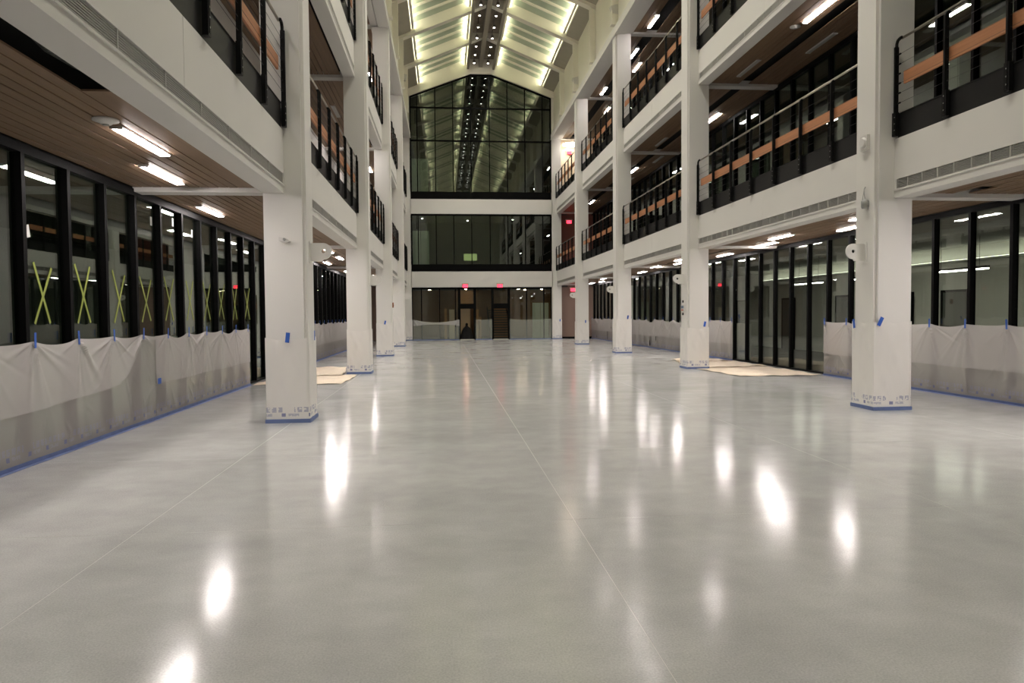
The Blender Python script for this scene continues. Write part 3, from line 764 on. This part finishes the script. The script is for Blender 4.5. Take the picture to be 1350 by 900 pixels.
for sd in 'LR':
    D = SIDE[sd]
    for i, y in enumerate(YC[2:6]):
        t = thing('lug_plate', 'rounded white lug plate with hole on the %s column from gable, %s' % (ORD[5-i], 'crossed-glass side' if sd == 'L' else 'office side'), 'lug plate', (D['xi'], y+.28, 2.59), 'column lug plates')
        put('plate', lug if sd == 'L' else lugm, t)
        put('base_plate', shared(('lb', sd), lambda: MB().box(*span(0, -D['sg']*.012), -.05, .08, -.19, .15).mesh('base_plate', 'white')), t)
t = thing('alarm_box', 'small white square alarm sounder on the office side column', 'alarm', (6.896, 11.40, 4.35))
MB().box(-.05, 0, -.10, .10, -.12, .12).build('back_box', 'device', t); MB().lathe([(0, -.085), (.07, -.085), (.09, -.06), (.09, -.05), (0, -.05)], 20, axis='x').build('sounder_face', 'device', t, smooth=False)
t = thing('hanging_camera', 'grey can shaped sensor hanging by its cable from the office side column', 'sensor', (6.86, 11.36, 3.36))
MB().lathe([(0, -.08), (.05, -.08), (.062, -.05), (.062, .04), (.03, .07), (0, .075)], 16).build('can', 'devgrey', t, smooth=True)
MB().tube([(0, 0, .07), (-.005, .02, .16), (.01, .05, .24), (.03, .045, .28)], .006, 6).build('cable', 'devgrey', t); MB().tube([(-.04, -.02, -.04), (-.045, .0, .06), (.01, .045, .25)], .005, 6).build('bracket_wire', 'devgrey', t)
t = thing('wall_sensor', 'small white tilted sensor on the face of the white column by the crossed glass', 'sensor', (-2.35, 11.116, 2.735))
MB().prism([(-.08, .035), (.03, .02), (.08, -.03), (.02, -.045), (-.08, -.02)], 'y', -.06, 0).build('sensor_body', 'device', t); MB().lathe([(0, -.075), (.02, -.075), (.022, -.06), (0, -.06)], 10, axis='y').build('sensor_lens', 'devgrey', t)
t = thing('control_panel', 'small wall panel with blue screen and red stripe on the second office side column', 'control panel', (6.896, 20.55, 1.66))
slabbox('panel_body', 'device', t, -.03, 0, -.14, .14, 0, .17); slabbox('blue_screen', mat('blue_label', (.10, .18, .30), .4), t, -.034, -.03, -.11, .11, .075, .15); slabbox('red_stripe', mat('red_label', (.5, .12, .06), .5), t, -.034, -.03, -.10, .10, .01, .045)
for q, z in enumerate((1.57, 1.93)):
    tag(MB().box(-.02, 0, -.04, .04, -.03, .04).build('switch_box', 'devblack', None, (6.896, 20.55, z)), 'black switch box just %s the small wall panel on the office side column' % ('below' if q == 0 else 'above'), 'switch', 'switch boxes')
t = thing('call_point', 'small brown call point on the column beyond the pinned plastic, crossed-glass side', 'call point', (-2.045, 28.95, 1.9)); slabbox('call_box', mat('brown_call_box', (.25, .09, .03), .5), t, 0, .05, -.06, .06, 0, .2); slabbox('call_face', 'devblack', t, .05, .056, -.03, .03, .06, .12)
for x, y, z, sd in ((-2.2, 27.3, 13.55, 'L'), (-2.2, 40.5, 14.55, 'L'), (7.04, 29.1, 13.75, 'R'), (7.04, 37.8, 13.7, 'R')):
    sg = SIDE[sd]['sg']
    t = thing('wall_speaker', 'white wedge shaped speaker on the upper wall, %s, %s' % ('nearer the gable' if y > 33 else 'farther from the gable', 'crossed-glass side' if sd == 'L' else 'office side'), 'speaker', (x, y, z), 'upper wall speakers')
    MB().prism([(0, -.20), (0, .20), (-sg*.30, .12), (-sg*.22, -.16)], 'y', -.14, .14).build('speaker_body', 'device', t); slabbox('wall_bracket', 'devgrey', t, *span(-sg*.005, sg*.03), -.05, .05, -.26, .26)
for x, y, lv, sd in ((8.06, 16.2, 1, 'R'), (-3.25, 7.45, 0, 'L')):
    t = thing('ceiling_detector', 'round pale detector in the plank ceiling of the %s' % LEVN[lv], 'detector', (x, y, ZCEIL[lv]-.03))
    MB().lathe([(0, -.02), (.05, -.02), (.07, .0), (.12, .012), (.12, .03), (0, .03)], 18).build('detector_body', 'device', t, smooth=True); MB().lathe([(0, -.03), (.03, -.03), (.03, -.02), (0, -.02)], 10).build('sensor', 'devgrey', t)

# ------------------------------------------------------------------ plastic sheeting
def sheet(name, label, P0, dirv, nrm, L, h, tapes, seed, low=None, filmm='filmA', over=True, sag=.035, amp=.026, grp='masking film sheets', res=.024, tapem='tapeb', tabs=True, slack=None):
    r = np.random.default_rng(seed); rr = random.Random(seed)
    root = thing(name, label, 'plastic sheet', P0, grp)
    nu, nv = max(8, int(L/res)), int(h/res)
    U = np.linspace(0, L, nu+1); tp = np.array(sorted(tapes)) if len(tapes) else np.array([0, L])
    tp2 = np.concatenate([[tp[0]-1.], tp, [tp[-1]+1.]])
    i = np.clip(np.searchsorted(tp2, U)-1, 0, len(tp2)-2); fr = (U-tp2[i])/(tp2[i+1]-tp2[i])
    sg_ = sag*(1+.6*np.sin(i*2.3+seed)); top = h-np.clip(sg_, .0, None)*(4*fr*(1-fr))
    if slack is not None: top = top-np.array([slack(u) for u in U])
    ph = r.uniform(0, 6.28, 40)
    fans = [[(r.uniform(-1.25, 1.25), r.uniform(.035, .09), r.uniform(.5, 1.5)*(1 if r.random() < .75 else -1), r.uniform(.16, .42)) for _ in range(9)] for _ in tp]
    cre = [(r.uniform(0, L), r.uniform(.08, .9)*h*.6, r.uniform(-1.1, 1.1), r.uniform(.06, .22), r.uniform(.4, 1.)) for _ in range(int(L*5))]
    def disp(u, z, amp_):
        d = np.zeros_like(z)
        for q, t in enumerate(tp):
            du, dz = u-t, (h-z)
            near = np.abs(du) < 1.0
            rad = np.sqrt(du**2+dz**2)+1e-3; th = np.arctan2(du, dz)
            f_ = np.zeros_like(z)
            for (a0, wd, am, dec) in fans[q]: f_ += am*np.exp(-((th-a0)/wd)**2)*np.exp(-rad/dec)
            d += amp_*1.5*f_*np.minimum(1, rad/.08)*near
        for (cu, cz, ca, cl, cam_) in cre:
            du, dz = u-cu, z-cz; lo_ = du*math.sin(ca)+dz*math.cos(ca); pe = du*math.cos(ca)-dz*math.sin(ca)
            d += amp_*.5*cam_*np.exp(-(pe/.018)**2)*np.exp(-(lo_/cl)**2)
        d += amp_*.35*np.sin(2.1*u+1.3*z+ph[1])+amp_*.15*np.sin(5.3*u-3.1*z+ph[2])
        fold = np.exp(-((z-.16)/.10)**2)*amp_*.22*(np.sin(9*u+ph[5])+.6*np.sin(23*u+ph[6]))
        return (d+fold)*np.clip(z/.12, 0, 1)*np.clip((h+.02-z)/.10, .25, 1)*np.clip(u/.08, 0, 1)*np.clip((L-u)/.08, 0, 1)
    def surf(zlo, ztop, off, amp_):
        Z = zlo[:, None]+(ztop-zlo)[:, None]*np.linspace(0, 1, nv+1)[None, :]
        Ug = np.repeat(U[:, None], nv+1, 1); dd = .02+off+disp(Ug, Z, amp_)
        X = dirv[0]*Ug+nrm[0]*dd; Y = dirv[1]*Ug+nrm[1]*dd
        P = np.stack([X, Y, Z], -1).tolist(); uv = np.stack([Ug+seed*.37, Z], -1).tolist()
        return MB().grid(P, uv)
    surf(np.full(nu+1, .004), top, .0, amp).build('film', filmm, root, smooth=True)
    if over:
        lo = np.array([(low(u) if low else .55)+.006*math.sin(u*3) for u in U])
        surf(np.minimum(lo, top-.02), top+.004, .014, amp).build('film_fold', 'filmB', root, smooth=True)
    # tape along the floor
    a = np.array(dirv); n_ = np.array(nrm)
    def strip(u0, u1, d0, d1, z0, z1):
        q = [a*u0+n_*d0, a*u1+n_*d0, a*u1+n_*d1, a*u0+n_*d1]
        return MB().prism([tuple(t) for t in q] if (a[0]*n_[1]-a[1]*n_[0]) > 0 else [tuple(t) for t in q][::-1], 'z', z0, z1)
    strip(0, L, .03, .085, .0005, .004).build('floor_tape', tapem, root)
    strip(0, L, .022, .032, .0005, .045).build('edge_tape', tapem, root)
    if tabs:
        for t in tapes:
            tl = rr.uniform(-.012, .012)
            q = [(t-.02, h-.07), (t+.02, h-.07), (t+.02+tl, h+.10), (t-.02+tl, h+.10)]
            P = [[(*(a*u+n_*dd), z) for u, z in (q if dd > .04 else q)] for dd in (.055, .058)]
            b = MB(); b.v = P[0]+P[1]; b.f = [(0, 1, 2, 3), (7, 6, 5, 4), (0, 4, 5, 1), (1, 5, 6, 2), (2, 6, 7, 3), (3, 7, 4, 0)]; b.mi = [0]*6
            b.build('tape_tab', 'tape', root)
    return root
XL, XR = -4.55, 9.60
tl = [8.42+.966*k for k in range(-4, 11)]
S1a, S1b = 4.3, 11.85
sheet('plastic_sheet', 'milky plastic sheet taped along the glass with green crosses, its fold hanging in a curve', (XL, S1a, 0), (0, 1), (1, 0), S1b-S1a, 1.34, [t-S1a+.03 for t in tl if S1a < t < S1b], 3,
      low=lambda u: .57+.05*max(0, (u+S1a-8.6)/1.) if u+S1a < 10.6 else min(1.25, .70+.65*((u+S1a-10.6)/.85)**1.6))
sheet('plastic_sheet', 'milky plastic sheet under the farther green crosses, ending open at the bare glass', (XL, S1b+.003, 0), (0, 1), (1, 0), 5.52, 1.32, [t-S1b+.03 for t in tl if S1b < t < 17.4], 5, amp=.028, sag=.05)
t = tag(MB().box(-.002, .004, -.06, .06, -.045, .045).build('tape_patch', 'tape', None, (XL+.085, S1b-.02, .60)), 'blue tape patch holding the seam of two plastic sheets', 'tape')
sheet('plastic_sheet', 'milky plastic sheet with loose gathered end past the kraft paper, crossed-glass side', (XL, 22.9, 0), (0, 1), (1, 0), 12., 1.34, [.05+.966*k for k in range(12)], 8, amp=.05, sag=.06, res=.06)
tr_ = [16.538+.995*k for k in range(-8, 30)]
sheet('plastic_sheet', 'milky plastic sheet over the office glass that shows the doorway and blinds', (XR, 8.9, 0), (0, 1), (-1, 0), 17.62-8.9, 1.35, [t-8.9 for t in tr_ if 9 < t < 17.6], 11, amp=.024)
sheet('plastic_sheet', 'short milky plastic sheet between the bare office glass and the column', (XR, 23.5, 0), (0, 1), (-1, 0), 28.3-23.5, 1.34, [t-23.5 for t in tr_ if 23.4 < t < 28.3], 13, amp=.016)
sheet('plastic_sheet', 'milky plastic sheet with ragged drooping top along the office glass', (XR, 28.35, 0), (0, 1), (-1, 0), 36.9-28.35, 1.33, [.1+1.35*k for k in range(7)], 17, amp=.07, sag=.10, res=.05)
sheet('plastic_sheet', 'milky plastic sheet along the last office glass before the brown end wall', (XR, 36.95, 0), (0, 1), (-1, 0), 46.9-36.95, 1.32, [.1+1.2*k for k in range(9)], 19, amp=.06, sag=.06, res=.06)
for x0_, x1_, sd_, lb, sl_ in ((-1.98, .93, 23, 'thin sheet with drooping folds on the entrance glass beside the covered mound', .16), (1.96, 3.02, 29, 'thin flat sheet on the entrance glass between the two doorways', .02), (4.14, 6.84, 31, 'thin sheet on the entrance glass beside the stairs doorway', .03)):
    sheet('plastic_sheet', 'grey green ' + lb, (x0_, YE, 0), (1, 0), (0, -1), x1_-x0_, 1.30, [.02, x1_-x0_-.02], sd_, filmm='filmE', amp=.05 if sl_ > .1 else .03, sag=sl_, res=.05, over=sl_ > .1, low=lambda u: .9+.10*math.sin(u*1.1), tabs=False)

# unseen pale backing added to brighten the panes behind the film
for k, (sd, a, b_, lb) in enumerate((('L', 4.4, 17.2, 'under the green crosses'), ('L', 23.0, 34.8, 'past the kraft paper, crossed-glass side'), ('R', 9.2, 17.4, 'of the office beside the pendant lights'), ('R', 23.7, 28.2, 'of the office beside the kraft paper'), ('R', 28.6, 46.5, 'of the office along the ragged plastic'))):
    sg = SIDE[sd]['sg']; x = SIDE[sd]['xg']+sg*.30
    t = thing('film_backing', 'added pale backing run behind the film covered glass ' + lb, 'cabinet', (x, a, .004), 'added backing behind the film')
    slabbox('cabinet_body', 'filmback', t, *span(sg*.02, sg*.40), 0, b_-a, 0, 1.18); slabbox('backing_top', 'filmback', t, *span(0, sg*.42), 0, b_-a, 1.18, 1.22)
    n = int((b_-a)/.97)
    for q in range(n): slabbox('cabinet_door', 'filmback', t, *span(0, sg*.02), q*(b_-a)/n+.004, (q+1)*(b_-a)/n-.004, .08, 1.17)
# column wraps
def wrap(sd, i, y, h, seed, tabs):
    D = SIDE[sd]; sg = D['sg']; rr = np.random.default_rng(seed)
    root = thing('plastic_wrap', 'white plastic wrap around the foot of the %s column from gable, %s' % (ORD[len(YC)-i], 'crossed-glass side' if sd == 'L' else 'office side'), 'plastic wrap', (D['xi']+sg*S/2, y+S/2, 0), 'column wraps')
    hs = S/2+.008; n = 14; per = []
    cs = [(-hs, -hs), (hs, -hs), (hs, hs), (-hs, hs)]
    for q in range(4):
        a, b = np.array(cs[q]), np.array(cs[(q+1) % 4])
        for k in range(n): per.append((a+(b-a)*k/n, q, k/n))
    per.append((np.array(cs[0]), 0, 0.))
    nz = 34; P = []; UV = []; ph = rr.uniform(0, 6.28, 8)
    for j, (p, q, f_) in enumerate(per):
        row = []; uvr = []; nrm = np.array([(0, -1), (1, 0), (0, 1), (-1, 0)][q], float)
        cor = math.sin(math.pi*f_)
        ht = h-.035*cor*(1+.5*math.sin(q*2+ph[0]))+.01*math.sin(j*.9+ph[1])
        for v in range(nz+1):
            z = .004+(ht-.004)*v/nz
            w_ = (.010*math.sin(7*f_*2+6*z+ph[2]+q)+.008*math.sin(11*f_-9*z+ph[3])+.006*math.sin(23*(f_+z*.7)+ph[4]))*cor*min(1, z/.2)
            d = .001+.004*(.5+.5*math.sin(3*z+q+ph[5]))*min(1, z/.15)+max(-.003, w_)*min(1, (ht-z)/.05+.1)
            c2 = p+nrm*d+(np.sign(p)*.003 if f_ == 0 else 0)
            row.append((c2[0], c2[1], z)); uvr.append((j/n*S+seed*.13, z))
        P.append(row); UV.append(uvr)
    MB().grid(P, UV).build('film', 'filmC', root, smooth=True)
    t_ = MB(); o_, q_ = hs+.018, hs-.004
    for a, b, c, d in ((-o_, o_, -o_, -q_), (-o_, o_, q_, o_), (-o_, -q_, -q_, q_), (q_, o_, -q_, q_)): t_.box(a, b, c, d, .001, .058)
    t_.build('base_tape', 'tapeb', root)
    for (fx, z, tilt, face) in tabs:
        q = MB(); dx, dz = .030, .075
        pts = [(-dx, -dz), (dx, -dz), (dx, dz), (-dx, dz)]; c, s_ = math.cos(tilt), math.sin(tilt)
        pts = [(fx*S+a*c-b*s_, z+a*s_+b*c) for a, b in pts]
        if face == 'front': q.prism(pts, 'y', -hs-.036, -hs-.032)
        else: q.prism(pts, 'x', *span(-sg*(hs+.032), -sg*(hs+.036)))
        q.build('tape_tab', 'tape', root)
TABS = {('L', 2): [(.03, 1.28, -.12, 'front'), (.05, 1.30, 0., 'atrium')], ('R', 2): [(-.38, 1.44, -.45, 'front'), (.36, 1.40, -.2, 'atrium')],
        ('R', 3): [(.30, 1.28, -.2, 'front')], ('R', 4): [(.25, 1.45, -.15, 'front')], ('R', 5): [(.22, 1.2, 0, 'front')], ('L', 4): [(.05, 1.32, -.2, 'front')], ('R', 6): [(.3, 1.2, 0, 'front')]}
WH = {('L', 2): 1.27, ('R', 2): 1.44, ('L', 3): 1.22, ('R', 3): 1.20, ('L', 4): 1.30, ('R', 4): 1.40, ('L', 5): 1.55, ('R', 5): 1.2, ('L', 6): 1.3, ('R', 6): 1.25}
for sd in 'LR':
    for i in range(2, 7): wrap(sd, i, YC[i], WH[(sd, i)], i*7+(3 if sd == 'L' else 50), TABS.get((sd, i), []))

# ------------------------------------------------------------------ green tape crosses and stickers on the glass
for k in range(10):
    yc = 8.42+.966*k+.45; dy = rnd.uniform(-.03, .03); hw = rnd.uniform(.19, .24)
    t = thing('tape_cross', 'yellow green tape cross, %s pane counted from the bare glass past the sheet end' % ORD[10-k], 'tape cross', (XL-.070+.0, yc+dy, 1.52), 'green tape crosses')
    for s_ in (-1, 1):
        a = (-s_*(hw+rnd.uniform(-.03, .03)), rnd.uniform(.66, .76)); b = (s_*hw*rnd.uniform(.75, 1.), rnd.uniform(0, .04)); d = (b[0]-a[0], b[1]-a[1]); l_ = math.hypot(*d); n_ = (-d[1]/l_*.019, d[0]/l_*.019)
        MB().prism([(a[0]+n_[0], a[1]+n_[1]), (a[0]-n_[0], a[1]-n_[1]), (b[0]-n_[0], b[1]-n_[1]), (b[0]+n_[0], b[1]+n_[1])], 'x', .002+(.001 if s_ > 0 else 0), .004+(.001 if s_ > 0 else 0)).build('tape_strip', 'green', t)
for y, z, til, lb in ((8.60, 2.57, .25, 'tilted white sticker on the pane with the first green cross'), (12.05, 3.12, 0, 'white sticker high on a pane beside a mullion, crossed-glass side'), (12.98, 3.22, 0, 'white sticker high on the next pane, crossed-glass side'), (13.92, 3.13, 0, 'narrow white sticker high on the pane after two others, crossed-glass side')):
    o = MB().box(0, .002, -.035, .035, -.07, .07).build('sticker', 'sticker', None, (XL-.068, y, z)); o.rotation_euler.x = til; tag(o, lb, 'sticker')

# ------------------------------------------------------------------ kraft paper on the floor
def paper(poly, z, seed, label, rz=0):
    r = np.random.default_rng(seed); xs_ = [p[0] for p in poly]; ys_ = [p[1] for p in poly]
    A, B, C, D_ = [np.array(p, float) for p in poly]; n = 26; P = []
    for i in range(n+1):
        row = []
        for j in range(n+1):
            u, v = i/n, j/n; p = A*(1-u)*(1-v)+B*u*(1-v)+C*u*v+D_*(1-u)*v
            e = max(0, 1-min(u, 1-u, v, 1-v)/.06)
            zz = z+.006*(math.sin(p[0]*5+seed)*math.sin(p[1]*3.1+seed*2)+1)+.010*e*(1+math.sin(p[0]*9+p[1]*7+seed))
            row.append((p[0]+.025*math.sin(v*5+seed)*e, p[1]+.03*math.sin(u*6+seed)*e, zz))
        P.append(row)
    o = MB().grid(P).build('floor_paper', 'kraft', None, (0, 0, 0), True)
    md = o.modifiers.new('thickness', 'SOLIDIFY'); md.thickness = .003
    tag(o, label, 'paper', 'kraft paper sheets')
paper([(7.30, 17.45), (9.45, 17.5), (9.42, 20.9), (7.15, 20.6)], .004, 1, 'kraft paper sheet lying before the bare office glass, its corner toward the wrapped column')
paper([(7.10, 20.3), (9.45, 20.6), (9.40, 23.2), (7.60, 23.4)], .016, 2, 'kraft paper sheet overlapping another before the bare office glass')
paper([(7.6, 22.9), (9.35, 22.9), (9.05, 24.4), (7.7, 24.3)], .028, 4, 'small kraft paper sheet beside the short plastic sheet at the office glass')
paper([(-4.42, 17.25), (-2.42, 17.25), (-2.34, 19.75), (-4.4, 19.9)], .004, 5, 'kraft paper sheet lying before the bare glass past the last green cross')
paper([(-4.42, 19.6), (-2.72, 19.6), (-3.0, 22.7), (-4.35, 22.75)], .016, 6, 'kraft paper sheet behind the wrapped column, crossed-glass side')

# ------------------------------------------------------------------ office behind the lit glass
for i, (y, wd) in enumerate(((12.4, .9), (15.0, .9), (19.6, 1.0), (22.1, .95), (25.6, .95), (30., 1.), (35., 1.))):
    d = struct('door_%d' % (i+1), (14.98, y, .004))
    slabbox('door_leaf', 'recess', d, -.05, 0, 0, wd, 0, 2.15)
    for a, b_ in ((-.08, 0), (wd, wd+.08)): slabbox('door_frame', 'black', d, -.07, 0, a, b_, 0, 2.22)
    slabbox('door_frame', 'black', d, -.07, 0, -.08, wd+.08, 2.15, 2.22)
    slabbox('handle', 'bolt', d, -.10, -.05, .06, .16, 1.0, 1.03)
for i, y in enumerate((19.62, 22.15, 25.65)):
    r = thing('reception_box', 'orange wooden box cabinet standing before the %s dark door of the office' % ORD[i+1], 'cabinet', (14.4, y, .004), 'orange office cabinets')
    slabbox('cabinet_body', 'orange', r, .02, .5, 0, .8, 0, .95); slabbox('cabinet_door', 'orange', r, 0, .02, .01, .395, .02, .93); slabbox('cabinet_door', 'orange', r, 0, .02, .405, .79, .02, .93)
for i, (x, y0, y1) in enumerate(((13.2, 12.2, 15.0), (13.2, 16.6, 18.6), (13.2, 20.2, 22.4), (13.2, 24.4, 26.4))):
    r = thing('pendant_line_light', 'long glowing pendant line light inside the office, %s of the row' % ORD[i+1], 'light', (x, y0, 2.62), 'office pendant lights')
    slabbox('housing', 'black', r, -.04, .04, 0, y1-y0, .03, .09); slabbox('diffuser', 'officelamp', r, -.03, .03, .02, y1-y0-.02, 0, .03)
    for yy in (.3, y1-y0-.3): MB().tube([(0, yy, .09), (0, yy, .83)], .006, 6).build('suspension_wire', 'cable', r)
coff = struct('trim_office_cove', (14.7, 9.2, 3.0)); slabbox('cove_shelf', 'officew', coff, 0, .28, 0, 24, 0, .06); slabbox('cove_strip', 'officecove', coff, .10, .16, .1, 23.9, .06, .075)
bl = thing('window_blind', 'pale slatted blind hanging inside the lit office', 'blind', (14.6, 13.5, 1.0))
for k in range(16): put('slat', boxmesh('slat', .03, 1.2, .05, 'officew'), bl, (0, 0, k*.085))
slabbox('head_box', 'officew', bl, -.02, .06, 0, 1.2, 1.38, 1.46)
bpy.context.view_layer.update()
